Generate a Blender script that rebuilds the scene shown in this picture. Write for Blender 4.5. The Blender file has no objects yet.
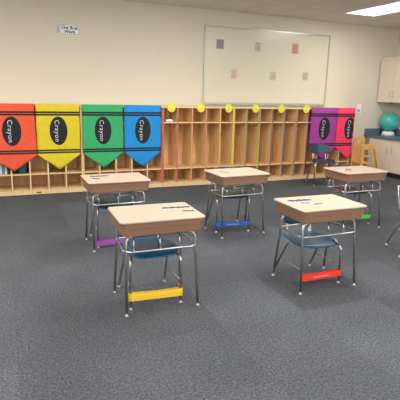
import bpy, bmesh, math, random
from mathutils import Vector, Matrix
random.seed(7)
SC = bpy.context.scene
C = SC.collection
PI = math.pi

# ------------------------------------------------------------------ materials
def lin(c):
    return tuple(((v/255)/12.92 if v/255 <= .04045 else ((v/255+.055)/1.055)**2.4) for v in c)
def mat(name, rgb, rough=.6, metal=0, spec=.5, noise=0, nscale=20, bump=0, bscale=200, coat=0, stretch=None):
    m = bpy.data.materials.new(name); m.use_nodes = True
    nt = m.node_tree; b = nt.nodes['Principled BSDF']
    c = lin(rgb)
    b.inputs['Base Color'].default_value = (*c, 1)
    b.inputs['Roughness'].default_value = rough
    b.inputs['Metallic'].default_value = metal
    b.inputs['Specular IOR Level'].default_value = spec
    if coat:
        b.inputs['Coat Weight'].default_value = coat; b.inputs['Coat Roughness'].default_value = .15
    tc = nt.nodes.new('ShaderNodeTexCoord')
    src = tc.outputs['Object']
    if stretch:
        mp = nt.nodes.new('ShaderNodeMapping'); mp.inputs['Scale'].default_value = stretch
        nt.links.new(src, mp.inputs['Vector']); src = mp.outputs['Vector']
    if noise:
        n = nt.nodes.new('ShaderNodeTexNoise'); n.inputs['Scale'].default_value = nscale; n.inputs['Detail'].default_value = 5
        nt.links.new(src, n.inputs['Vector'])
        r = nt.nodes.new('ShaderNodeMapRange'); r.inputs['From Min'].default_value = .3; r.inputs['From Max'].default_value = .7
        r.inputs['To Min'].default_value = 1-noise; r.inputs['To Max'].default_value = 1+noise
        nt.links.new(n.outputs['Fac'], r.inputs['Value'])
        mx = nt.nodes.new('ShaderNodeVectorMath'); mx.operation = 'SCALE'
        mx.inputs[0].default_value = c
        nt.links.new(r.outputs['Result'], mx.inputs['Scale'])
        nt.links.new(mx.outputs['Vector'], b.inputs['Base Color'])
    if bump:
        n2 = nt.nodes.new('ShaderNodeTexNoise'); n2.inputs['Scale'].default_value = bscale
        nt.links.new(src, n2.inputs['Vector'])
        bp = nt.nodes.new('ShaderNodeBump'); bp.inputs['Strength'].default_value = bump; bp.inputs['Distance'].default_value = .002
        nt.links.new(n2.outputs['Fac'], bp.inputs['Height']); nt.links.new(bp.outputs['Normal'], b.inputs['Normal'])
    return m

def carpet_mat():
    m = bpy.data.materials.new('carpet_tiles'); m.use_nodes = True
    nt = m.node_tree; N = nt.nodes; L = nt.links; b = N['Principled BSDF']
    b.inputs['Roughness'].default_value = .95; b.inputs['Specular IOR Level'].default_value = .15
    tc = N.new('ShaderNodeTexCoord')
    def noise(s, d=3, stretch=None):
        n = N.new('ShaderNodeTexNoise'); n.inputs['Scale'].default_value = s; n.inputs['Detail'].default_value = d
        if stretch:
            mp = N.new('ShaderNodeMapping'); mp.inputs['Scale'].default_value = stretch
            L.new(tc.outputs['Object'], mp.inputs['Vector']); L.new(mp.outputs['Vector'], n.inputs['Vector'])
        else: L.new(tc.outputs['Object'], n.inputs['Vector'])
        return n.outputs['Fac']
    def rng(src, a, c_, f0=.3, f1=.7):
        r = N.new('ShaderNodeMapRange'); r.inputs['From Min'].default_value = f0; r.inputs['From Max'].default_value = f1
        r.inputs['To Min'].default_value = a; r.inputs['To Max'].default_value = c_; L.new(src, r.inputs['Value']); return r.outputs['Result']
    def mul(a, c_):
        r = N.new('ShaderNodeMath'); r.operation = 'MULTIPLY'; L.new(a, r.inputs[0]); L.new(c_, r.inputs[1]); return r.outputs[0]
    fine = rng(noise(85, 4), .5, 1.5)
    mid = rng(noise(28, 3, (1, 2.2, 1)), .88, 1.12)
    big = rng(noise(1.3, 3), .88, 1.12)
    # 0.5 m squares, each with its own slight tone
    mp = N.new('ShaderNodeMapping'); mp.inputs['Scale'].default_value = (1.64, 1.64, 1.64)
    L.new(tc.outputs['Object'], mp.inputs['Vector'])
    sn = N.new('ShaderNodeVectorMath'); sn.operation = 'FLOOR'; L.new(mp.outputs['Vector'], sn.inputs[0])
    wn = N.new('ShaderNodeTexWhiteNoise'); L.new(sn.outputs['Vector'], wn.inputs['Vector'])
    tile = rng(wn.outputs['Value'], .88, 1.12, 0, 1)
    f = mul(mul(fine, mid), mul(big, tile))
    v = N.new('ShaderNodeVectorMath'); v.operation = 'SCALE'; v.inputs[0].default_value = lin((83, 86, 91))
    L.new(f, v.inputs['Scale']); L.new(v.outputs['Vector'], b.inputs['Base Color'])
    bp = N.new('ShaderNodeBump'); bp.inputs['Strength'].default_value = .5; bp.inputs['Distance'].default_value = .004
    L.new(fine, bp.inputs['Height']); L.new(bp.outputs['Normal'], b.inputs['Normal'])
    return m

def ceiling_mat():
    m = mat('ceiling_tile', (226, 220, 210), .9)
    nt = m.node_tree; N = nt.nodes; L = nt.links; b = N['Principled BSDF']
    tc = N.new('ShaderNodeTexCoord'); br = N.new('ShaderNodeTexBrick')
    mp = N.new('ShaderNodeMapping'); mp.inputs['Location'].default_value = (.01, .43-.005, 0)
    L.new(tc.outputs['Object'], mp.inputs['Vector']); L.new(mp.outputs['Vector'], br.inputs['Vector'])
    br.offset = 0; br.inputs['Scale'].default_value = 1
    br.inputs['Brick Width'].default_value = .61; br.inputs['Row Height'].default_value = 1.22
    br.inputs['Mortar Size'].default_value = .008; br.inputs['Mortar Smooth'].default_value = .1
    br.inputs['Color1'].default_value = (*lin((226, 220, 209)), 1); br.inputs['Color2'].default_value = (*lin((221, 215, 204)), 1)
    br.inputs['Mortar'].default_value = (*lin((196, 188, 176)), 1)
    L.new(br.outputs['Color'], b.inputs['Base Color'])
    return m

def wood_mat(name, rgb, amount=.16):
    return mat(name, rgb, .45, noise=amount, nscale=3.2, stretch=(9, 9, .9), spec=.4)

FILL_WIN_E = 5.0
M = {}
M['wall'] = mat('painted_wall', (228, 220, 203), .85, noise=.015, nscale=3, bump=.15, bscale=120)
M['carpet'] = carpet_mat()
M['ceiling'] = ceiling_mat()
M['maple'] = wood_mat('maple_board', (232, 194, 142))
M['maple_edge'] = wood_mat('maple_edge', (236, 204, 156), .08)
M['maple_top'] = wood_mat('maple_top', (236, 212, 168), .08)
M['rubber'] = mat('dark_rubber', (52, 50, 50), .7)
M['alu'] = mat('aluminium', (200, 198, 192), .35, metal=.45)
M['board'] = mat('white_board_surface', (224, 219, 200), .22, spec=.5)
M['white'] = mat('white_paper', (250, 250, 252), .7)
M['chrome'] = mat('chrome', (204, 205, 208), .32, metal=1)
M['glide'] = mat('steel_glide', (176, 174, 170), .35, metal=.6)
M['lid'] = mat('desk_lid_laminate', (196, 173, 154), .42, noise=.03, nscale=60)
M['box'] = mat('desk_box_plastic', (142, 107, 86), .42, noise=.03, nscale=30)
M['groove'] = mat('desk_box_groove', (118, 88, 70), .5)
M['navy'] = mat('navy_plastic', (32, 58, 86), .3, spec=.5)
M['teal_seat'] = mat('blue_green_plastic', (28, 88, 126), .26, spec=.5)
M['laminate'] = mat('beige_laminate', (232, 221, 205), .45, noise=.015, nscale=8)
M['cab_gap'] = mat('cabinet_carcass', (170, 152, 132), .6)
M['counter'] = mat('blue_grey_counter', (94, 112, 136), .4, noise=.06, nscale=90)
M['ball'] = mat('turquoise_rubber', (76, 190, 184), .25, spec=.5)
M['black'] = mat('black_print', (30, 31, 38), .8)
M['ink'] = mat('grey_ink', (70, 70, 82), .8)
M['inkred'] = mat('red_ink', (196, 92, 92), .8)
M['sticker'] = mat('pale_sticker', (188, 187, 190), .5)
M['yellow_badge'] = mat('badge_yellow', (238, 228, 58), .55)
M['badge_inner'] = mat('badge_inner', (246, 240, 110), .55)
M['letter'] = mat('white_lettering', (214, 216, 220), .8)

# ------------------------------------------------------------------ mesh helpers
def new_bm(): return bmesh.new()
def add_box(bm, x0, y0, z0, x1, y1, z1, mi=0, bev=0):
    vs = [bm.verts.new((x, y, z)) for x in (x0, x1) for y in (y0, y1) for z in (z0, z1)]
    F = [(0,1,3,2),(4,6,7,5),(0,4,5,1),(2,3,7,6),(0,2,6,4),(1,5,7,3)]
    fs = []
    for f in F:
        fc = bm.faces.new([vs[i] for i in f]); fc.material_index = mi; fs.append(fc)
    if bev:
        es = list({e for f in fs for e in f.edges})
        bmesh.ops.bevel(bm, geom=es, offset=bev, segments=2, affect='EDGES', clamp_overlap=True)
def rounded_outline(w, d, r, n=5):
    pts = []
    for cx, cy, a0 in ((w/2-r, d/2-r, 0), (-w/2+r, d/2-r, 90), (-w/2+r, -d/2+r, 180), (w/2-r, -d/2+r, 270)):
        for i in range(n+1):
            a = math.radians(a0+90*i/n); pts.append((cx+r*math.cos(a), cy+r*math.sin(a)))
    return pts
def add_loft(bm, rings, mi=0, caps=True, closed=True):
    R = [[bm.verts.new(p) for p in ring] for ring in rings]
    n = len(R[0])
    for a, b in zip(R, R[1:]):
        for i in range(n if closed else n-1):
            f = bm.faces.new((a[i], a[(i+1) % n], b[(i+1) % n], b[i])); f.material_index = mi; f.smooth = True
    if caps:
        f = bm.faces.new(R[0][::-1]); f.material_index = mi
        f = bm.faces.new(R[-1]); f.material_index = mi
    return R
def slab(bm, levels, cx=0, cy=0, mi=0):
    """levels: list of (w,d,r,z)"""
    add_loft(bm, [[(cx+x, cy+y, z) for x, y in rounded_outline(w, d, r)] for w, d, r, z in levels], mi)
def smooth_path(pts, r, n=5, closed=False):
    """round the corners of a polyline"""
    P = [Vector(p) for p in pts]; out = []
    N = len(P)
    for i in range(N):
        if not closed and i in (0, N-1): out.append(P[i]); continue
        a, b, c = P[i-1], P[i], P[(i+1) % N]
        d1 = (a-b); d2 = (c-b); k = min(r, d1.length*.49, d2.length*.49)
        s = b+d1.normalized()*k; e = b+d2.normalized()*k
        for j in range(n+1):
            t = j/n; out.append(s*(1-t)**2+b*2*t*(1-t)+e*t*t)
    return out
def add_tube(bm, pts, r, seg=10, mi=0, closed=False, caps=True):
    P = [Vector(p) for p in pts]; N = len(P); rings = []
    prev = None
    for i in range(N):
        if closed: t = (P[(i+1) % N]-P[i-1])
        else: t = P[min(i+1, N-1)]-P[max(i-1, 0)]
        if t.length < 1e-9: t = Vector((0, 0, 1))
        t.normalize()
        if prev is None:
            up = Vector((0, 0, 1)) if abs(t.z) < .9 else Vector((1, 0, 0))
            nn = t.cross(up).normalized()
        else:
            nn = (prev-t*prev.dot(t)).normalized()
        prev = nn; bb = t.cross(nn)
        rings.append([P[i]+(nn*math.cos(2*PI*k/seg)+bb*math.sin(2*PI*k/seg))*r for k in range(seg)])
    if closed: rings.append(rings[0])
    R = [[bm.verts.new(p) for p in ring] for ring in (rings[:-1] if closed else rings)]
    if closed: R.append(R[0])
    for a, b in zip(R, R[1:]):
        for i in range(seg):
            f = bm.faces.new((a[i], a[(i+1) % seg], b[(i+1) % seg], b[i])); f.smooth = True; f.material_index = mi
    if caps and not closed:
        bm.faces.new(R[0][::-1]); bm.faces.new(R[-1])
def add_lathe(bm, prof, cx, cy, seg=20, mi=0):
    rings = [[(cx+r*math.cos(2*PI*k/seg), cy+r*math.sin(2*PI*k/seg), z) for k in range(seg)] for r, z in prof]
    add_loft(bm, rings, mi)
def obj(name, bm, mats, parent=None, loc=(0, 0, 0), rot=0, label=None):
    bmesh.ops.recalc_face_normals(bm, faces=bm.faces[:])
    me = bpy.data.meshes.new(name); bm.to_mesh(me); bm.free()
    for m in (mats if isinstance(mats, (list, tuple)) else [mats]): me.materials.append(m)
    o = bpy.data.objects.new(name, me); C.objects.link(o)
    o.location = loc; o.rotation_euler = (0, 0, rot)
    if parent: o.parent = parent
    if label: o['label'] = label
    return o
def thing(name, label, cat, loc=(0, 0, 0), rot=0, group=None):
    o = bpy.data.objects.new(name, None); C.objects.link(o); o.empty_display_size = .05
    o.location = loc; o.rotation_euler = (0, 0, rot)
    return tag(o, label, cat, group)
def tag(o, label, cat, group=None):
    o['label'] = label; o['category'] = cat
    if group: o['group'] = group
    return o
def struct(name, bm, m):
    o = obj(name, bm, m); o['kind'] = 'structure'; return o
def dup(root, label, loc, rot, group=None, swap=None):
    r = root.copy(); C.objects.link(r); r.location = loc; r.rotation_euler = (0, 0, rot); r['label'] = label
    if group: r['group'] = group
    for ch in list(root.children):
        c = ch.copy(); C.objects.link(c); c.parent = r
        for g in list(ch.children):
            d = g.copy(); C.objects.link(d); d.parent = c
    return r
def text_mesh(body, size=1.0, space=1.0, bold=0):
    cu = bpy.data.curves.new('txt', 'FONT'); cu.body = body; cu.size = size; cu.align_x = 'CENTER'; cu.align_y = 'CENTER'
    cu.space_line = .95; cu.offset = bold; cu.space_character = space
    o = bpy.data.objects.new('txt', cu); C.objects.link(o)
    bpy.context.view_layer.update()
    me = bpy.data.meshes.new_from_object(o)
    bpy.data.objects.remove(o); bpy.data.curves.remove(cu)
    return me

# ------------------------------------------------------------------ room
YB = .4244; ZC = 2.709; XR = 7.089; XL = -3.6; YF = -8.6
bm = new_bm(); add_box(bm, XL-.1, YF-.1, -.1, XR+.1, YB+.1, 0); struct('floor', bm, M['carpet'])
bm = new_bm(); add_box(bm, XL-.1, YF-.1, ZC, XR+.1, YB+.1, ZC+.1); struct('ceiling', bm, M['ceiling'])
bm = new_bm(); add_box(bm, XL-.1, YB, 0, XR+.1, YB+.1, ZC); struct('wall_back', bm, M['wall'])
bm = new_bm(); add_box(bm, XR, YF, 0, XR+.1, YB, ZC); struct('wall_right', bm, M['wall'])
bm = new_bm(); add_box(bm, XL-.1, YF, 0, XL, YB, ZC); struct('wall_left', bm, M['wall'])
bm = new_bm(); add_box(bm, XL, YF-.1, 0, XR, YF, ZC); struct('wall_front', bm, M['wall'])
bm = new_bm(); add_box(bm, XL, YB-.008, 0, -.16, YB, .1); add_box(bm, 5.82, YB-.008, 0, 6.5, YB, .1); struct('baseboard_back', bm, M['rubber'])

# ------------------------------------------------------------------ lights
def light_panel(x, y, label, power):
    t = thing('ceiling_light', label, 'ceiling light', (x, y, ZC), 0, None)
    w, d = .60, 1.21
    bm = new_bm()
    f = .022
    for a in ((-w/2, -d/2, w/2, -d/2+f), (-w/2, d/2-f, w/2, d/2), (-w/2, -d/2+f, -w/2+f, d/2-f), (w/2-f, -d/2+f, w/2, d/2-f)):
        add_box(bm, a[0], a[1], -.012, a[2], a[3], .0)
    obj('frame', bm, M['white'], t)
    bm = new_bm(); slab(bm, [(w-2*f, d-2*f, .01, -.006), (w-2*f, d-2*f, .01, -.001)])
    m = bpy.data.materials.get('light_diffuser')
    if not m:
        m = mat('light_diffuser', (250, 250, 245), .5); b = m.node_tree.nodes['Principled BSDF']
        b.inputs['Emission Color'].default_value = (1, .97, .92, 1); b.inputs['Emission Strength'].default_value = 3.0
    obj('diffuser', bm, m, t)
    L = bpy.data.lights.new('fluorescent_lamp', 'AREA'); L.shape = 'RECTANGLE'; L.size = w-.08; L.size_y = d-.08
    L.energy = power; L.color = (1, .955, .90); L.spread = math.radians(180)
    lo = bpy.data.objects.new('fluorescent_lamp', L); C.objects.link(lo); lo.parent = t; lo.location = (0, 0, -.02)
    return t
LP = 40
light_panel(5.35, -1.04, 'bright recessed rectangular fluorescent ceiling panel at the top right', 24)
for x, y in ((2.3, -2.0), (-.75, -2.0), (5.35, -4.1), (2.3, -3.9), (-.75, -3.9), (5.35, -6.4), (2.3, -6.4), (-.75, -6.4)):
    o = light_panel(x, y, 'recessed fluorescent ceiling panel of the same grid, further over the room', 30 if x > 4 else (44 if x > 0 else 50))
    o['group'] = 'ceiling panels over the desks'

# made-up windows in the unseen wall behind the viewer, added as fill light
wn = 0
for xc in (-1.6, 1.7, 5.0):
    wn += 1
    bm = new_bm(); wd, z0, z1 = 1.1, .95, 2.35
    for a in ((xc-wd, z0, xc-wd+.05, z1), (xc+wd-.05, z0, xc+wd, z1), (xc-.025, z0+.05, xc+.025, z1-.05), (xc-wd+.05, z0, xc+wd-.05, z0+.05), (xc-wd+.05, z1-.05, xc+wd-.05, z1)):
        add_box(bm, a[0], YF, a[1], a[2], YF+.05, a[3])
    fr = struct('fill_window_%d' % wn, bm, M['alu'])
    bm = new_bm(); add_box(bm, xc-wd+.05, YF+.012, z0+.05, xc+wd-.05, YF+.018, z1-.05)
    gm = bpy.data.materials.get('fill_glow_glass')
    if not gm:
        gm = mat('fill_glow_glass', (225, 232, 240), .1); b = gm.node_tree.nodes['Principled BSDF']
        b.inputs['Emission Color'].default_value = (.93, .96, 1, 1); b.inputs['Emission Strength'].default_value = FILL_WIN_E  # glowing pane, added to brighten locker interiors and front faces
    g_ = obj('fill_window_glass', bm, gm, fr)

# ------------------------------------------------------------------ lockers
W = .238; HT = 1.2192; DP = .40; TH = .018
EDGE = [(212, 104, 90), (212, 104, 90), (228, 164, 104), (224, 140, 104), (228, 192, 84), (228, 204, 84), (124, 158, 96), (150, 182, 92),
        (112, 110, 122), (116, 118, 136), (176, 134, 126), (126, 36, 96)]
EM = [mat('locker_edge_paint', c, .5) for c in EDGE]
def edge(i):
    return EM[i] if 0 <= i < len(EM) else M['maple_edge']
hook_me = None
def locker(x0, label, first):
    """five bays; first = index of its left divider in the coloured run"""
    t = thing('coat_locker', label, 'locker unit', (x0, 0, 0))
    w = 5*W; e = .002
    bm = new_bm()
    add_box(bm, TH, DP-.008, .06, w-TH, DP, HT-TH)
    obj('back_panel', bm, M['maple'], t)
    bm = new_bm(); add_box(bm, e, -.004, HT-TH, w-e, DP, HT, bev=.002); obj('top_board', bm, M['maple_top'], t)
    bm = new_bm(); add_box(bm, TH, .0, .052, w-TH, DP-.008, .066); add_box(bm, e, -.002, 0, w-e, .016, .062, bev=.002)
    obj('plinth', bm, M['maple_edge'], t)
    for i in range(6):
        if i in (0, 5):
            xa = e if i == 0 else w-TH; xb = TH if i == 0 else w-e
            nm = 'side_panel'
        else:
            xa = i*W-TH/2; xb = i*W+TH/2; nm = 'divider'
        bm = new_bm(); add_box(bm, xa, 0, .062, xb, DP-.009, HT-TH)
        p = obj(nm, bm, M['maple'], t)
        idx = first+i
        bm = new_bm(); add_box(bm, xa, -.004, .062, xb, -.0005, HT-TH)
        obj('edge_band', bm, edge(idx), p, label='painted front edge' if 0 <= idx < 12 else None)
    for i in range(5):
        xa = (TH if i == 0 else i*W+TH/2)+.001; xb = (w-TH if i == 4 else (i+1)*W-TH/2)-.001
        for nm, z in (('top_shelf', .975), ('bottom_shelf', .275)):
            bm = new_bm(); add_box(bm, xa, .0, z, xb, DP-.009, z+.014); sh = obj(nm, bm, M['maple'], t)
            bm = new_bm(); add_box(bm, xa, -.004, z-.001, xb, -.0005, z+.015); obj('edge_band', bm, M['maple_edge'], sh)
        xm = (xa+xb)/2
        for hx, hy in ((xm, DP-.012), (xa+.004, .2), (xb-.004, .2)):
            bm = new_bm()
            dx = 0 if hx == xm else (1 if hx < xm else -1)
            if dx == 0: pts = [(hx, hy, .915), (hx, hy-.03, .905), (hx, hy-.045, .925)]
            else: pts = [(hx, hy, .915), (hx+.025*dx, hy, .905), (hx+.038*dx, hy, .925)]
            add_tube(bm, smooth_path(pts, .01, 3), .003, 6)
            obj('coat_hook', bm, M['alu'], t)
    return t
X0 = 2.2344
locker(X0-10*W, 'long wooden cubby unit at far left behind the orange and yellow banners', -10)
locker(X0-5*W, 'wooden cubby unit behind the green and blue banners', -5)
locker(X0, 'open wooden coat locker unit with red, orange and yellow edges under the whiteboard', 0)
locker(X0+5*W, 'open wooden coat locker unit with green, lime and slate grey edges', 5)
locker(X0+10*W, 'wooden locker unit at the right end behind the purple and pink banners', 10)
# a small dark plate on the plinth of the left unit
bm = new_bm(); add_box(bm, .40, -.007, .02, .46, -.0025, .034); tag(obj('vent_plate', bm, M['black']), 'tiny black plate on the base of the left cubby unit', 'plate')

# ------------------------------------------------------------------ banners
def banner(name_col, rgb, sc, hw, zs, zt, path_end=None, label='', dark=None, phase=0, slant=0, oz=.875, yoff=0, half_top=None):
    """sc: centre along the locker front; wraps round the unit end at path_end"""
    fm = mat(name_col+'_felt', rgb, .85, noise=.05, nscale=14, bump=.3, bscale=300)
    y0 = -.017-yoff
    def surf(s, z, off=0):
        rip = .0035*math.sin(9*s+phase)+.0025*math.sin(17*z+phase*2)+.003*math.cos(s*21+z*5+phase)
        hem = max(0, (.9-z))*.018
        y = y0-hem*.5+rip-off
        x = s+slant*(HT-z)
        if path_end and x > path_end+.012:
            over = x-path_end-.012
            return (path_end+.012+off+.002*math.sin(20*over), y0+over*.985+.0, z)
        return (x, y, z)
    zsz = [1.234, 1.137, 1.112, 1.105, 1.080, 1.0, .9, .8, .7, .622, .598, .591, .567]
    nu = 14
    bm = new_bm(); rows = []
    def bot(u): return zs-(zs-zt)*(1-abs(2*u-1))
    # draped top edge lying back on the unit
    us = [i/nu for i in range(nu+1)]
    if path_end is None:
        rows.append([bm.verts.new((surf(sc-hw+2*hw*u, 1.234)[0], .10, 1.228)) for u in us])
    ht = half_top or hw
    for z in zsz:
        k = (z-zs)/(1.234-zs); h = hw+(ht-hw)*k
        rows.append([bm.verts.new(surf(sc-h+2*h*u, z)) for u in us])
    for j in range(1, 6):
        rows.append([bm.verts.new(surf(sc-hw+2*hw*u, zsz[-1]+(bot(u)-zsz[-1])*j/5)) for u in us])
    off = 1 if path_end is None else 0
    for r in range(len(rows)-1):
        stripe = (r-off) in (1, 3, 9, 11)
        for i in range(nu):
            f = bm.faces.new((rows[r][i], rows[r][i+1], rows[r+1][i+1], rows[r+1][i])); f.smooth = True
            f.material_index = 1 if stripe else 0
    o = obj('crayon_banner', bm, [fm, M['black']])
    md = o.modifiers.new('thick', 'SOLIDIFY'); md.thickness = .003; md.offset = 0
    tag(o, label, 'banner', 'crayon banners hung over the lockers')
    # oval patch
    bm = new_bm(); n = 36; a, b = .118, .195
    ctr = bm.verts.new(surf(sc, oz, .004)); prev = [ctr]*n
    rings = []
    for q in (.33, .66, 1.0):
        rings.append([bm.verts.new(surf(sc+a*q*math.cos(2*PI*k/n), oz+b*q*math.sin(2*PI*k/n), .004)) for k in range(n)])
    for k in range(n): bm.faces.new((ctr, rings[0][k], rings[0][(k+1) % n]))
    for r1, r2 in zip(rings, rings[1:]):
        for k in range(n): bm.faces.new((r1[k], r2[k], r2[(k+1) % n], r1[(k+1) % n]))
    for f in bm.faces: f.smooth = True
    ov = obj('oval_patch', bm, M['black'], o, label='black oval patch')
    me = text_mesh('Crayon', 1, 1.12)
    xs = [v.co.x for v in me.vertices]; ys = [v.co.y for v in me.vertices]
    wx = max(xs)-min(xs); cx = (max(xs)+min(xs))/2; cy = .35
    k = .29/wx; ky = k*.95
    for v in me.vertices:
        tx = (v.co.x-cx)*k; ty = (v.co.y-.25)*ky
        v.co = surf(sc+ty, oz-tx, .006)
    me.materials.append(M['letter'])
    for p in me.polygons: p.use_smooth = False
    lo = bpy.data.objects.new('lettering', me); C.objects.link(lo); lo.parent = ov; lo['label'] = 'white handwritten word Crayon'
    return o
banner('orange', (232, 90, 58), .13, .305, .55, .335, label='orange crayon banner at the far left of the lockers', phase=.3, yoff=.006, half_top=.292)
banner('yellow', (220, 200, 40), .727, .286, .55, .335, label='yellow crayon banner, second from the left', phase=1.3, half_top=.287)
banner('green', (56, 172, 108), 1.338, .29, .56, .335, label='green crayon banner between the yellow and the blue one', phase=2.3, half_top=.288)
banner('blue', (28, 142, 216), 1.922, .276, .55, .33, label='blue crayon banner beside the red edged lockers', phase=3.4)
banner('purple', (162, 62, 152), 5.185, .29, .56, .33, label='purple crayon banner behind the blue chair at right', phase=.9)
banner('pink', (248, 60, 104), 5.735, .29, .56, .33, path_end=5.806, label='pink red crayon banner wrapped round the right locker end', phase=2.0, yoff=.012)

# ------------------------------------------------------------------ badges
def badge(x, z, label, tilt=0):
    bm = new_bm(); n = 64
    def ring(rr, y): return [(rr(k)*math.cos(2*PI*k/n), y, rr(k)*math.sin(2*PI*k/n)) for k in range(n)]
    sc = lambda s: (lambda k: s*(.066+.0065*math.cos(12*2*PI*k/n)))
    add_loft(bm, [ring(sc(1), 0), ring(sc(1), -.003), ring(sc(.96), -.004)])
    o = obj('smiley_badge', bm, M['yellow_badge'], None, (x, -.0045, z)); o.rotation_euler = (0, tilt, 0)
    tag(o, label, 'badge', 'yellow badges along the locker tops')
    bm = new_bm(); r0 = lambda s: (lambda k: s)
    add_loft(bm, [ring(r0(.038), -.0042), ring(r0(.038), -.0055), ring(r0(.036), -.006)]); obj('face_disc', bm, M['badge_inner'], o)
    bm = new_bm()
    for sx in (-1, 1):
        add_loft(bm, [[(sx*.013+.004*math.cos(2*PI*k/8), y, .011+.007*math.sin(2*PI*k/8)) for k in range(8)] for y in (-.0061, -.007)])
    add_tube(bm, [(.023*math.cos(a), -.0068, .023*math.sin(a)-.002) for a in [math.radians(200+140*i/10) for i in range(11)]], .0022, 6)
    obj('smiling_face', bm, mat('badge_ink', (120, 108, 20), .6), o)
for px, nm in zip((.56, 2.58, 4.58, 6.62, 8.66, 10.75), ('over the first red edged locker beside the blue banner', 'over the third locker, left of the whiteboard edge', 'between the yellow edged bays, under the whiteboard',
         'over the green edged locker', 'over the grey edged locker', 'just left of the purple banner')):
    badge(X0+W*px, 1.205, 'round scalloped yellow smiley badge '+nm, random.uniform(-.15, .15))

# ------------------------------------------------------------------ whiteboard and papers
t = thing('whiteboard', 'large framed whiteboard on the back wall above the lockers', 'whiteboard', (3.0517, YB, 1.259))
bw, bh = 2.438, 1.2192
bm = new_bm(); add_box(bm, .012, -.012, .012, bw-.012, -.001, bh-.012); obj('writing_surface', bm, M['board'], t)
for a in ((0, 0, .03, bh), (bw-.03, 0, bw, bh), (.0305, bh-.03, bw-.0305, bh), (.0305, 0, bw-.0305, .03)):
    bm = new_bm(); add_box(bm, a[0], -.022, a[1], a[2], -.0125 if False else -.0, a[3], bev=.003); obj('frame', bm, M['alu'], t)
bm = new_bm(); add_box(bm, .03, -.05, -.008, bw-.03, -.023, .002, bev=.002); obj('marker_tray', bm, M['alu'], t)
notes = [(3.331, 2.20, .135, .15, (164, 160, 156), 'dark grey printed note at the upper left of the whiteboard', 'bars'),
         (4.025, 2.198, .13, .165, (210, 203, 196), 'pale grey printed note at the upper middle of the whiteboard', 'tee'),
         (4.765, 2.21, .135, .165, (200, 160, 148), 'reddish brown note at the upper right of the whiteboard', 'rows'),
         (3.605, 1.742, .13, .155, (222, 196, 184), 'pinkish printed note at the lower left of the whiteboard', 'rows'),
         (4.345, 1.741, .13, .155, (206, 202, 190), 'faint grey note at the lower middle of the whiteboard', 'tee'),
         (5.01, 1.76, .125, .15, (198, 202, 176), 'pale green note at the lower right of the whiteboard', 'bars')]
for x, z, w, h, c, lb, kind in notes:
    nm = mat('note_paper', c, .7)
    dk = mat('note_print', tuple(int(v*.82) for v in c), .8)
    bm = new_bm(); add_box(bm, -w/2, -.0008, -h/2, w/2, .0008, h/2)
    o = obj('paper_note', bm, nm, None, (x, YB-.0132, z)); tag(o, lb, 'note', 'small notes on the whiteboard')
    bm = new_bm()
    if kind == 'rows':
        for i in range(6): add_box(bm, -w*.36, -.0016, -h*.4+i*h*.145, w*(.2+.15*random.random()), -.0009, -h*.4+i*h*.145+.009)
    elif kind == 'tee':
        add_box(bm, -w*.38, -.0016, h*.28, w*.38, -.0009, h*.36); add_box(bm, -.01, -.0016, -h*.35, .01, -.0009, h*.25)
        add_box(bm, -w*.34, -.0016, -h*.42, -w*.2, -.0009, h*.1); add_box(bm, w*.2, -.0016, -h*.42, w*.34, -.0009, h*.1)
    else:
        for i in range(4): add_box(bm, -w*.36+i*w*.2, -.0016, -h*.4, -w*.36+i*w*.2+.014, -.0009, h*.38)
    obj('printing', bm, dk, o)

# wall sign
t = thing('wall_sign', 'white laminated sign in a thin grey border high on the left wall', 'sign', (.985, YB-.002, 2.252))
sw, sh = .285, .145
bm = new_bm(); add_box(bm, -sw/2, -.001, -sh/2, sw/2, .0015, sh/2); obj('card', bm, M['white'], t)
bm = new_bm(); g = mat('sign_border', (130, 128, 134), .6)
for a in ((-sw/2+.008, -sh/2+.008, sw/2-.008, -sh/2+.014), (-sw/2+.008, sh/2-.014, sw/2-.008, sh/2-.008), (-sw/2+.008, -sh/2+.014, -sw/2+.014, sh/2-.014), (sw/2-.014, -sh/2+.014, sw/2-.008, sh/2-.014)):
    add_box(bm, a[0], -.0025, a[1], a[2], -.0011, a[3])
obj('border', bm, g, t)
me = text_mesh('Our Best\nWork', .057, 1, .0018)
ys = [v.co.y for v in me.vertices]; cy = (max(ys)+min(ys))/2
for v in me.vertices: v.co = (v.co.x*1.05, -.0025, (v.co.y-cy))
me.materials.append(M['black']); o = bpy.data.objects.new('lettering', me); C.objects.link(o); o.parent = t
bm = new_bm(); add_box(bm, -sw/2-.03, -.0012, -.05, -sw/2-.003, .0012, .03); obj('tape', bm, M['sticker'], t)

# little notice right of the pink banner
bm = new_bm(); add_box(bm, -.055, -.001, -.085, .055, .001, .085)
t = obj('wall_notice', bm, M['white'], None, (6.30, YB-.0022, 1.215)); tag(t, 'small white notice on the back wall right of the pink banner', 'notice')
bm = new_bm()
for i in range(3): add_box(bm, -.035+i*.026, -.0022, -.075, -.024+i*.026, -.0012, -.01)
obj('printing', bm, M['ink'], t)

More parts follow.
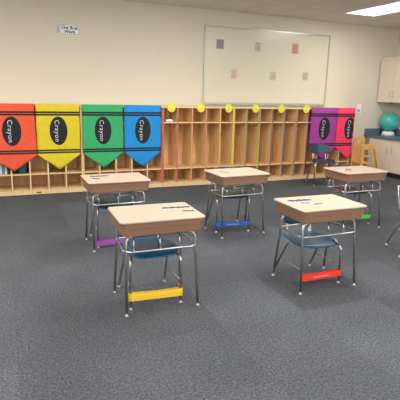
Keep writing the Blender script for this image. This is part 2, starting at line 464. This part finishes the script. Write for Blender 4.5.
# ------------------------------------------------------------------ things in the lockers
for i, (x, h, w, c) in enumerate(((-.035, .20, .03, (190, 214, 226)), (.0, .22, .022, (110, 150, 176)), (.026, .19, .024, (226, 226, 222)), (.053, .205, .02, (60, 70, 96)))):
    bm = new_bm(); add_box(bm, -w/2, -.07, 0, w/2, .07, h, 0, .003)
    lab = ('pale blue', 'steel blue', 'white', 'dark navy')[i]
    o = obj('picture_book', bm, mat('book_cover', c, .5), None, (x, .12, .2895))
    tag(o, lab+' book standing in the cubby under the left edge of the orange banner', 'book', 'books in the far left cubby')
    bm = new_bm(); add_box(bm, -w/2+.003, -.066, h+.0002, w/2-.003, .066, h+.0012); obj('pages', bm, M['white'], o)
bm = new_bm()
slab(bm, [(.10, .16, .02, 0), (.115, .18, .02, .13), (.119, .184, .02, .131), (.119, .184, .02, .138)])
o = obj('storage_bin', bm, mat('teal_bin', (40, 112, 128), .45), None, (.235, .12, .2895)); tag(o, 'teal bin on the cubby shelf under the tip of the orange banner', 'bin')
bm = new_bm(); slab(bm, [(.10, .165, .02, .1385), (.10, .165, .02, .150), (.08, .14, .02, .158)]); obj('lid', bm, mat('maroon_lid', (120, 58, 62), .5), o)
def blob(name, x, y, z, r, m, sx=1, sy=1, sz=1, seed=0, sub=3, amp=.15):
    bm = new_bm(); bmesh.ops.create_icosphere(bm, subdivisions=sub, radius=r)
    rnd = random.Random(seed)
    ph = [rnd.uniform(0, 6) for _ in range(6)]
    for v in bm.verts:
        k = 1+amp*(math.sin(v.co.x/r*4+ph[0])*math.cos(v.co.z/r*5+ph[1])+.5*math.sin(v.co.y/r*8+ph[2]))
        v.co = Vector((v.co.x*sx, v.co.y*sy, v.co.z*sz))*k
    zmin = min(v.co.z for v in bm.verts)
    for v in bm.verts: v.co.z -= zmin
    return obj(name, bm, m, None, (x, y, z))
for i, (dx, r) in enumerate(((-.035, .02), (.005, .024), (.045, .019))):
    tag(blob('crumpled_paper', X0+W*.5+dx, .05, .9905, r, M['white'], 1.1, 1.1, .9, i), 'small crumpled white paper on the top shelf of the first red edged locker', 'paper', 'white papers on the first locker shelf')

# ------------------------------------------------------------------ cabinets on the right wall
def handle(bm, x, y, z, L=.11):
    add_tube(bm, smooth_path([(x, y, z-L/2), (x-.03, y, z-L/2+.01), (x-.03, y, z+L/2-.01), (x, y, z+L/2)], .02, 4), .005, 8)
XU = 6.70; XB = 6.511; ZU0, ZU1 = 1.3386, 2.1009
def cabinet(nm, label, xf, y1, y0, z0, z1, xback, doors, hz, kick=0, cat='cabinet'):
    """doors: list of (ya, yb, handle y)"""
    t = thing(nm, label, cat, (xf, y1, z0 if not kick else 0))
    bm = new_bm(); o_z = z0 if not kick else 0
    add_box(bm, .02, -(y1-y0)+.001, (0 if not kick else kick), xback-xf, -.001, z1-o_z); obj('body', bm, M['cab_gap'], t)
    if kick:
        bm = new_bm(); add_box(bm, .07, -(y1-y0)+.001, 0, xback-xf, -.001, kick); obj('toe_kick', bm, M['rubber'], t)
    for ya, yb, hy in doors:
        bm = new_bm(); add_box(bm, 0, ya-y1+.003, (kick or 0)+.004, .0195, yb-y1-.003, z1-o_z-.004, bev=.002)
        d = obj('door', bm, M['laminate'], t)
        bm = new_bm(); handle(bm, 0, hy-y1, hz-o_z); obj('handle', bm, M['alu'], d, label='curved brushed metal handle')
    return t
cabinet('wall_cabinet', 'beige wall cabinet in the corner above the turquoise ball', XU, YB-.003, -.385, ZU0, ZU1, XR-.002, [(-.345, .033, -.005), (.033, .40, .071)], 1.50)
cabinet('wall_cabinet', 'beige wall cabinet continuing along the right wall, outside edge of the frame', XU, -.385, -1.15, ZU0, ZU1, XR-.002, [(-1.15, -.767, -.80), (-.767, -.387, -.73)], 1.50)
bm = new_bm(); add_box(bm, XU+.03, -1.15, ZU1, XR-.002, YB-.004, ZU1+.06); tag(obj('cabinet_filler', bm, M['wall']), 'flat painted filler strip on top of the wall cabinets', 'panel')
ZK = .680
cabinet('base_cabinet', 'beige base cabinet in the corner under the blue counter', XB, YB-.003, -.82, .09, ZK, XR-.002, [(-.82, -.263, -.32), (-.263, .29, -.205)], .50, kick=.09)
cabinet('base_cabinet', 'beige base cabinet nearer along the right wall under the blue counter', XB, -.82, -2.0, .09, ZK, XR-.002, [(-2.0, -1.41, -1.46), (-1.41, -.822, -1.35)], .50, kick=.09)
t = thing('countertop', 'blue grey laminate countertop with a low backsplash along the right wall', 'countertop', (XB, 0, ZK))
bm = new_bm(); add_box(bm, -.02, -2.02, 0.0005, XR-XB-.002, YB-.002, .040, bev=.004); obj('worktop', bm, M['counter'], t)
bm = new_bm(); add_box(bm, -.02, YB-.022, .0405, XR-XB-.024, YB-.002, .155, bev=.003); add_box(bm, XR-XB-.022, -2.02, .0405, XR-XB-.002, YB-.002, .155, bev=.003)
obj('backsplash', bm, M['counter'], t)
# exercise ball on its ring stand
BX, BY, BZ = 6.906, .235, ZK+.0405
R = .180
t = thing('exercise_ball', 'glossy turquoise exercise ball on a white ring on the counter', 'ball', (BX, BY, BZ+.070))
bm = new_bm(); bmesh.ops.create_uvsphere(bm, u_segments=48, v_segments=32, radius=R)
for v in bm.verts:
    v.co *= 1+.004*math.cos(v.co.z/R*34)
    v.co.z += R
for f in bm.faces: f.smooth = True
obj('ball_skin', bm, M['ball'], t)
bm = new_bm(); add_lathe(bm, [(.012, R*2.0+.001), (.012, R*2+.006), (.008, R*2+.008)], 0, 0, 12); obj('valve_plug', bm, M['white'], t)
bm = new_bm(); rr = []
for k in range(33):
    a = 2*PI*k/32; rr.append((.085*math.cos(a), .085*math.sin(a), .028))
add_lathe(bm, [(.075, 0), (.125, 0), (.112, .045), (.100, .074), (.092, .076), (.088, .045), (.075, .02)], 0, 0, 32)
tag(obj('ring_stand', bm, M['white'], None, (BX, BY, BZ)), 'white ring stand holding the turquoise ball on the counter', 'stand')

# ------------------------------------------------------------------ little wooden furniture in the corner
def wbox(bm, *a, bev=.004): add_box(bm, *a, bev=bev)
pine = wood_mat('pine_ply', (222, 172, 104), .12)
t = thing('wooden_armchair', 'small wooden chair with a solid rounded back and hand hole beside the pink banner', 'chair', (6.045, .05, 0), PI)
# back board with hand hole (two halves round the opening)
bm = new_bm()
n = 10; out = [(-.13, .02), (-.13, .64)]
out += [(-.13+.05*(1-math.cos(PI/2*i/n)), .64+.08*math.sin(PI/2*i/n)) for i in range(1, n+1)]
out += [(.13-.05*(1-math.cos(PI/2*i/n)), .64+.08*math.sin(PI/2*i/n)) for i in range(n, 0, -1)] + [(.13, .64), (.13, .02)]
hole = [(.045*math.cos(2*PI*k/20), .635+.02*math.sin(2*PI*k/20)) for k in range(20)]
fv = []
for yy in (0, .018):
    a = [bm.verts.new((x, yy, z)) for x, z in out]; h = [bm.verts.new((x, yy, z)) for x, z in hole]
    ea = [bm.edges.new((a[i], a[(i+1) % len(a)])) for i in range(len(a))]; eh = [bm.edges.new((h[i], h[(i+1) % 20])) for i in range(20)]
    bmesh.ops.triangle_fill(bm, edges=ea+eh, use_beauty=True, use_dissolve=False)
    fv.append((a, h))
for q in (0, 1):
    A, B = fv[0][q], fv[1][q]
    for i in range(len(A)): bm.faces.new((A[i], A[(i+1) % len(A)], B[(i+1) % len(A)], B[i]))
obj('backrest', bm, pine, t)
bm = new_bm(); wbox(bm, -.128, -.24, .26, .128, -.001, .278); obj('seat', bm, pine, t)
for s in (-1, 1):
    bm = new_bm(); x0_, x1_ = (-.150, -.131) if s < 0 else (.131, .150)
    pts = [(-.26, .0), (-.26, .40), (-.20, .43), (-.02, .43), (.018, .50), (.018, .0)]
    A = [bm.verts.new((x0_, y, z)) for y, z in pts]; B = [bm.verts.new((x1_, y, z)) for y, z in pts]
    bm.faces.new(A); bm.faces.new(B[::-1])
    for i in range(len(pts)): bm.faces.new((A[i], A[(i+1) % 6], B[(i+1) % 6], B[i]))
    obj('arm_panel', bm, pine, t)
t = thing('wooden_stool_chair', 'small wooden slatted chair with splayed legs next to the cabinets', 'chair', (6.01, -.25, 0), 0)
bm = new_bm(); wbox(bm, -.165, -.012, .515, .165, .012, .612, bev=.006); obj('top_rail', bm, pine, t)
bm = new_bm(); wbox(bm, -.135, -.008, .385, .135, .008, .415); obj('slat', bm, pine, t)
bm = new_bm(); wbox(bm, -.145, -.02, .262, .145, .25, .282); obj('seat', bm, pine, t)
for s in (-1, 1):
    for y0_, y1_ in ((0, -.03), (.22, .26)):
        bm = new_bm(); zt = .515 if y0_ == 0 else .262
        xa, xb = s*.148, (.30 if s > 0 else -.15)
        q = .021
        add_loft(bm, [[(xb-q, y1_-q, 0), (xb+q, y1_-q, 0), (xb+q, y1_+q, 0), (xb-q, y1_+q, 0)],
                      [(xa-q, y0_-q, zt-.001), (xa+q, y0_-q, zt-.001), (xa+q, y0_+q, zt-.001), (xa-q, y0_+q, zt-.001)]])
        for f in bm.faces: f.smooth = False
        obj('leg', bm, pine, t)

# ------------------------------------------------------------------ desks
H = .6474
def foot(bm, x, y, r=.0145):
    add_lathe(bm, [(r, 0), (r, .004), (r*.75, .008), (r*.55, .022)], x, y, 14)
def make_desk(label):
    t = thing('school_desk', label, 'desk', (0, 0, 0), 0, 'lift lid school desks')
    w, d = .5745, .4211
    lz = H-.017
    bm = new_bm(); slab(bm, [(w-.008, d-.008, .024, lz), (w+.004, d+.004, .026, lz+.004), (w+.004, d+.004, .026, H-.005), (w-.004, d-.004, .024, H-.001), (w-.016, d-.016, .02, H)])
    obj('lid', bm, M['lid'], t)
    bm = new_bm(); zb = .541
    slab(bm, [(w-.056, d-.052, .022, zb), (w-.040, d-.036, .026, zb+.003), (w-.034, d-.030, .028, zb+.009), (w-.033, d-.029, .028, zb+.012), (w-.027, d-.023, .028, zb+.048), (w-.026, d-.022, .028, zb+.050)], mi=0)
    slab(bm, [(w-.0295, d-.0255, .028, zb+.0501), (w-.0295, d-.0255, .028, zb+.0519)], mi=1)
    slab(bm, [(w-.026, d-.022, .028, zb+.052), (w-.025, d-.021, .028, zb+.054), (w-.019, d-.015, .028, lz-.004), (w-.018, d-.014, .028, lz-.0005)], mi=0)
    for f in bm.faces: f.smooth = False
    obj('book_box', bm, [M['box'], M['groove']], t)
    lx, ly = .2505, .191; r = .0105
    for sx in (-1, 1):
        for sy in (-1, 1):
            yy = sy*ly
            bm = new_bm()
            add_tube(bm, smooth_path([(sx*lx, yy, .02), (sx*.236, sy*.135, .5295), (sx*.13, sy*.132, .5295)], .075, 7), r, 12)
            lg = obj('leg', bm, M['chrome'], t)
            bm = new_bm(); foot(bm, sx*lx, yy); obj('floor_glide', bm, M['glide'], lg)
    for sy in (-1, 1):
        bm = new_bm(); add_tube(bm, [(-.1295, sy*.132, .5295), (.1295, sy*.132, .5295)], r, 12); obj('top_bar', bm, M['chrome'], t)
    bm = new_bm()
    add_tube(bm, smooth_path([(-.245, .146, .43), (-.252, -.165, .43), (.252, -.165, .43), (.245, .146, .43)], .06, 7), .0075, 10)
    obj('brace_rail', bm, M['chrome'], t)
    bm = new_bm(); add_tube(bm, [(-.238, .145, .43), (.238, .145, .43)], .006, 8); obj('rear_rail', bm, M['chrome'], t)
    for x in (-.19, -.012, .125):
        bm = new_bm(); add_tube(bm, [(x, -.163, .432), (x, -.137, .524)], .006, 8); obj('support_post', bm, M['chrome'], t)
    return t
def make_chair(label, seat_m):
    """faces -y; front feet at y=-.19"""
    t = thing('student_chair', label, 'chair', (0, 0, 0), 0, 'blue plastic school chairs with chrome legs')
    r = .0095
    for s in (-1, 1):
        x = s*.178; xi = s*.145
        bm = new_bm(); add_tube(bm, smooth_path([(x, -.19, .018), (x, -.185, .36), (xi, -.10, .363), (xi, .03, .362)], .06, 6), r, 12)
        l = obj('leg', bm, M['chrome'], t); bm = new_bm(); foot(bm, x, -.19); obj('floor_glide', bm, M['glide'], l)
        bm = new_bm(); add_tube(bm, smooth_path([(x, .20, .018), (s*.158, .045, .352), (xi*.94, -.02, .352), (xi*.94, -.09, .352)], .06, 6), r, 12)
        l = obj('leg', bm, M['chrome'], t); bm = new_bm(); foot(bm, x, .20); obj('floor_glide', bm, M['glide'], l)
        bm = new_bm(); add_tube(bm, smooth_path([(s*.11, .0, .369), (s*.11, .14, .369), (s*.11, .178, .62)], .05, 6), .0095, 10); obj('back_post', bm, M['chrome'], t)
        bm = new_bm(); add_tube(bm, [(x, -.189, .17), (s*.169, .130, .17)], .004, 8); obj('side_brace', bm, M['chrome'], t)
    # seat: dished shell, waterfall front
    bm = new_bm(); nx, ny = 12, 12; top = []; bot_ = []
    def shell(u, v):
        ww = .185*(1-.10*(v > .0)*v)
        # superellipse outline
        a = .19
        x = u; y = v
        k = (abs(u)**4+abs(v)**4)
        f = 1 if k == 0 else (max(abs(u), abs(v))/(k**.25))
        x *= f; y *= f
        z = .390+.012*abs(x)**2.5-.022*max(0, -y-.55)**1.5*2+.02*max(0, y-.6)
        return (x*ww, y*a-.01, z-.006*(1-x*x)*(1-y*y))
    for j in range(ny+1):
        v = -1+2*j/ny
        top.append([bm.verts.new(shell(-1+2*i/nx, v)) for i in range(nx+1)])
    for j in range(ny):
        for i in range(nx):
            f = bm.faces.new((top[j][i], top[j][i+1], top[j+1][i+1], top[j+1][i])); f.smooth = True
    o = obj('seat', bm, seat_m, t); md = o.modifiers.new('thick', 'SOLIDIFY'); md.thickness = .011; md.offset = -1
    mb = o.modifiers.new('soft', 'BEVEL'); mb.width = .003; mb.segments = 2; mb.limit_method = 'ANGLE'
    # backrest
    bm = new_bm(); rows = []
    for j in range(9):
        v = -1+2*j/8; row = []
        for i in range(15):
            u = -1+2*i/14
            k = (abs(u)**3.2+abs(v)**3.2)
            f = 1 if k == 0 else max(abs(u), abs(v))/(k**(1/3.2))
            x, z = u*f, v*f
            row.append(bm.verts.new((x*.160, .163+.014*z-.04*x*x, .565+z*.080)))
        rows.append(row)
    for j in range(8):
        for i in range(14):
            f = bm.faces.new((rows[j][i], rows[j][i+1], rows[j+1][i+1], rows[j+1][i])); f.smooth = True
    o = obj('backrest', bm, seat_m, t); md = o.modifiers.new('thick', 'SOLIDIFY'); md.thickness = .012; md.offset = 0
    mb = o.modifiers.new('soft', 'BEVEL'); mb.width = .003; mb.segments = 2; mb.limit_method = 'ANGLE'
    bm = new_bm()
    for s in (-1, 1):
        add_tube(bm, [(s*.11, .158, .60), (s*.11, .150, .60)], .006, 10)
    obj('rivets', bm, M['glide'], t)
    return t
DK = [('front left school desk with a yellow band below it', (.9335, -3.7391), -.02),
      ('rear left school desk with a purple band below it', (.9577, -2.4198), .014),
      ('rear middle school desk with a blue band below it', (2.2392, -2.4199), .046),
      ('front right school desk with a red band below it', (2.2207, -3.839), -.007),
      ('rear right school desk with a green band below it', (3.6289, -2.6292), -.013)]
base = make_desk('tan lift lid '+DK[0][0])
desks = []
for i, (lb, (x, y), rz) in enumerate(DK):
    o = base if i == 0 else dup(base, '', (0, 0, 0), 0)
    o['label'] = 'tan lift lid '+lb; o.location = (x, y, 0); o.rotation_euler = (0, 0, rz); desks.append(o)
CH = [('blue chair pushed under the front left desk, yellow band on its legs', (.912, -3.655), -.03, 0),
      ('dark blue chair pushed under the rear left desk, purple band on its legs', (.945, -2.32), .0, 0),
      ('dark blue chair pushed under the rear middle desk, blue band on its legs', (2.235, -2.26), -.17, 0),
      ('blue chair pushed under the front right desk, red band on its legs', (2.215, -3.75), -.03, 0),
      ('dark blue chair pushed under the rear right desk, green band on its legs', (3.705, -2.46), -.05, 0),
      ('navy blue chair standing alone in front of the purple banner', (4.885, -.42), -.30, 0),
      ('blue chair cut off by the right edge of the picture', (3.585, -3.585), math.radians(64), 0)]
chairs = []
cb = make_chair(CH[0][0], M['teal_seat']); cn = make_chair(CH[1][0], M['navy'])
for i, (lb, (x, y), rz, k) in enumerate(CH):
    src = cb if i in (0, 3) else cn
    o = src if i in (0, 1) else dup(src, '', (0, 0, 0), 0)
    o['label'] = lb; o.location = (x, y, 0); o.rotation_euler = (0, 0, rz)
    chairs.append(o)
    if i in (0, 3): o.scale = (1, 1, .96 if i == 0 else .85)

# elastic bands round the front legs of five chairs
def band(ci, rgb, cname, zl, zr, h, label):
    (x, y), rz = CH[ci][1], CH[ci][2]
    a = .178; r = .0125
    path = []
    for k in range(9):
        t = -PI/2+PI*k/8; path.append((a+r*math.cos(t), r*math.sin(t)))
    for k in range(1, 8): path.append((a-2*a*k/8, r-.0015*math.sin(PI*k/8)))
    for k in range(9):
        t = PI/2+PI*k/8; path.append((-a+r*math.cos(t), r*math.sin(t)))
    for k in range(1, 8): path.append((-a+2*a*k/8, -r+.0015*math.sin(PI*k/8)))
    bm = new_bm(); rows = []
    for f in (0, .33, .66, 1):
        row = []
        for (px, py) in path:
            u = (px+a)/(2*a); zc = zl+(zr-zl)*u-.004*math.sin(PI*min(1, max(0, u)))
            hh = h*(1-.10*math.sin(PI*min(1, max(0, u))))
            row.append(bm.verts.new((px, -.189+py+(.0015 if f in (.33, .66) else 0)*(-1 if py < 0 else 1), zc-hh/2+hh*f)))
        rows.append(row)
    n = len(path)
    for p, q in zip(rows, rows[1:]):
        for i in range(n):
            fc = bm.faces.new((p[i], p[(i+1) % n], q[(i+1) % n], q[i])); fc.smooth = False
    o = obj('elastic_band', bm, mat(cname+'_rubber', rgb, .5), None, (x, y, 0), rz)
    md = o.modifiers.new('thick', 'SOLIDIFY'); md.thickness = .0015; md.offset = 1
    tag(o, label, 'band', 'coloured elastic bands round the chair legs')
    if cname in ('red', 'blue'):
        bm = new_bm(); rnd = random.Random(3)
        for k in range(12):
            u = .3+.4*k/12; xx = -a+2*a*u; zc = zl+(zr-zl)*u-.004
            hh = .003+.003*rnd.random()
            add_box(bm, xx, -.189-r-.0035, zc-hh, xx+.007, -.189-r-.0022, zc+hh)
        obj('printing', bm, M['sticker'], o)
band(0, (255, 208, 56), 'yellow', .093, .084, .056, 'yellow elastic band stretched between the chair legs at the front left desk')
band(1, (160, 84, 178), 'purple', .045, .060, .055, 'purple elastic band stretched between the chair legs at the rear left desk')
band(2, (46, 98, 190), 'blue', .086, .094, .044, 'blue elastic band stretched between the chair legs at the rear middle desk')
band(3, (250, 66, 46), 'red', .082, .088, .052, 'red elastic band stretched between the chair legs at the front right desk')
band(4, (70, 220, 70), 'green', .10, .088, .045, 'bright green elastic band stretched between the chair legs at the rear right desk')

# name stickers on the lids (own look per desk)
def sticker(desk, marks, z=H):
    """marks: list of (x0,y0,x1,y1, mat, kind) in world coordinates on the lid"""
    inv = Matrix.Translation(desk.location) @ Matrix.Rotation(desk.rotation_euler.z, 4, 'Z'); inv.invert()
    for (xa, ya, xb, yb, wd, back, ink) in marks:
        a = inv @ Vector((xa, ya, 0)); b = inv @ Vector((xb, yb, 0)); d = (b-a); L = d.length; d.normalize(); n = Vector((-d.y, d.x, 0))
        bm = new_bm()
        q = [a-n*wd*.5-d*.008, b-n*wd*.5+d*.008, b+n*wd*.5+d*.008, a+n*wd*.5-d*.008]
        add_loft(bm, [[(p.x, p.y, z+.0003) for p in q], [(p.x, p.y, z+.0009) for p in q]])
        for f in bm.faces: f.smooth = False
        st = obj('name_sticker', bm, back, desk, label='paper sticker with handwriting')
        bm = new_bm(); k = int(L/.004); rnd = random.Random(int(L*1000)+int(wd*1000))
        pts = []
        for i in range(k+1):
            p = a+d*(i*L/k)+n*wd*.42*math.sin(i*1.7+rnd.uniform(-.5, .5))*rnd.uniform(.5, 1)
            pts.append((p.x, p.y, z+.0013))
        add_tube(bm, pts, .0042, 5); obj('handwriting', bm, ink, st)
sticker(desks[0], [(1.0, -3.675, 1.20, -3.695, .055, M['sticker'], M['ink']), (1.11, -3.79, 1.185, -3.81, .04, M['sticker'], M['ink'])])
sticker(desks[3], [(1.995, -3.755, 2.19, -3.765, .075, M['sticker'], M['ink']), (2.05, -3.84, 2.11, -3.86, .04, M['sticker'], M['ink']), (2.12, -3.905, 2.20, -3.90, .04, M['sticker'], M['inkred'])])
sticker(desks[1], [(.74, -2.335, .91, -2.345, .075, M['sticker'], M['ink']), (.745, -2.45, .80, -2.455, .05, M['sticker'], M['ink'])])
sticker(desks[2], [(2.05, -2.38, 2.12, -2.48, .035, M['lid'], M['inkred'])])
sticker(desks[4], [(3.42, -2.70, 3.50, -2.72, .04, M['lid'], M['inkred']), (3.50, -2.62, 3.56, -2.63, .03, M['lid'], M['ink'])])

# maroon folder on the seat under the rear right desk
bm = new_bm(); add_box(bm, -.12, -.09, 0, .11, .09, .014, bev=.003)
o = obj('folder', bm, mat('maroon_card', (140, 68, 76), .5), None, (3.60, -2.50, .405), .1); tag(o, 'maroon folder lying on the chair under the rear right desk', 'folder')

# ------------------------------------------------------------------ camera
P = dict(f=463.291, yaw=-.407, pitch=-.2299, roll=.0264, D=6.6665, h=1.45)
cam = bpy.data.cameras.new('camera'); co = bpy.data.objects.new('camera', cam); C.objects.link(co)
fwd = Vector((-math.sin(P['yaw'])*math.cos(P['pitch']), math.cos(P['yaw'])*math.cos(P['pitch']), math.sin(P['pitch'])))
r = fwd.cross(Vector((0, 0, 1))).normalized(); u = r.cross(fwd)
cr, sr = math.cos(P['roll']), math.sin(P['roll'])
r2 = r*cr+u*sr; u2 = u*cr-r*sr
mw = Matrix((r2, u2, -fwd)).transposed().to_4x4(); mw.translation = (0, -P['D'], P['h'])
co.matrix_world = mw
cam.sensor_fit = 'HORIZONTAL'; cam.sensor_width = 36; cam.lens = 36*P['f']/400
cam.clip_end = 60
SC.camera = co

w = bpy.data.worlds.new('world'); SC.world = w; w.use_nodes = True
w.node_tree.nodes['Background'].inputs['Color'].default_value = (.05, .05, .05, 1)
SC.view_settings.view_transform = 'Standard'; SC.view_settings.look = 'None'; SC.view_settings.gamma = 1
SC.view_settings.use_curve_mapping = False
SC.view_settings.exposure = -0.04
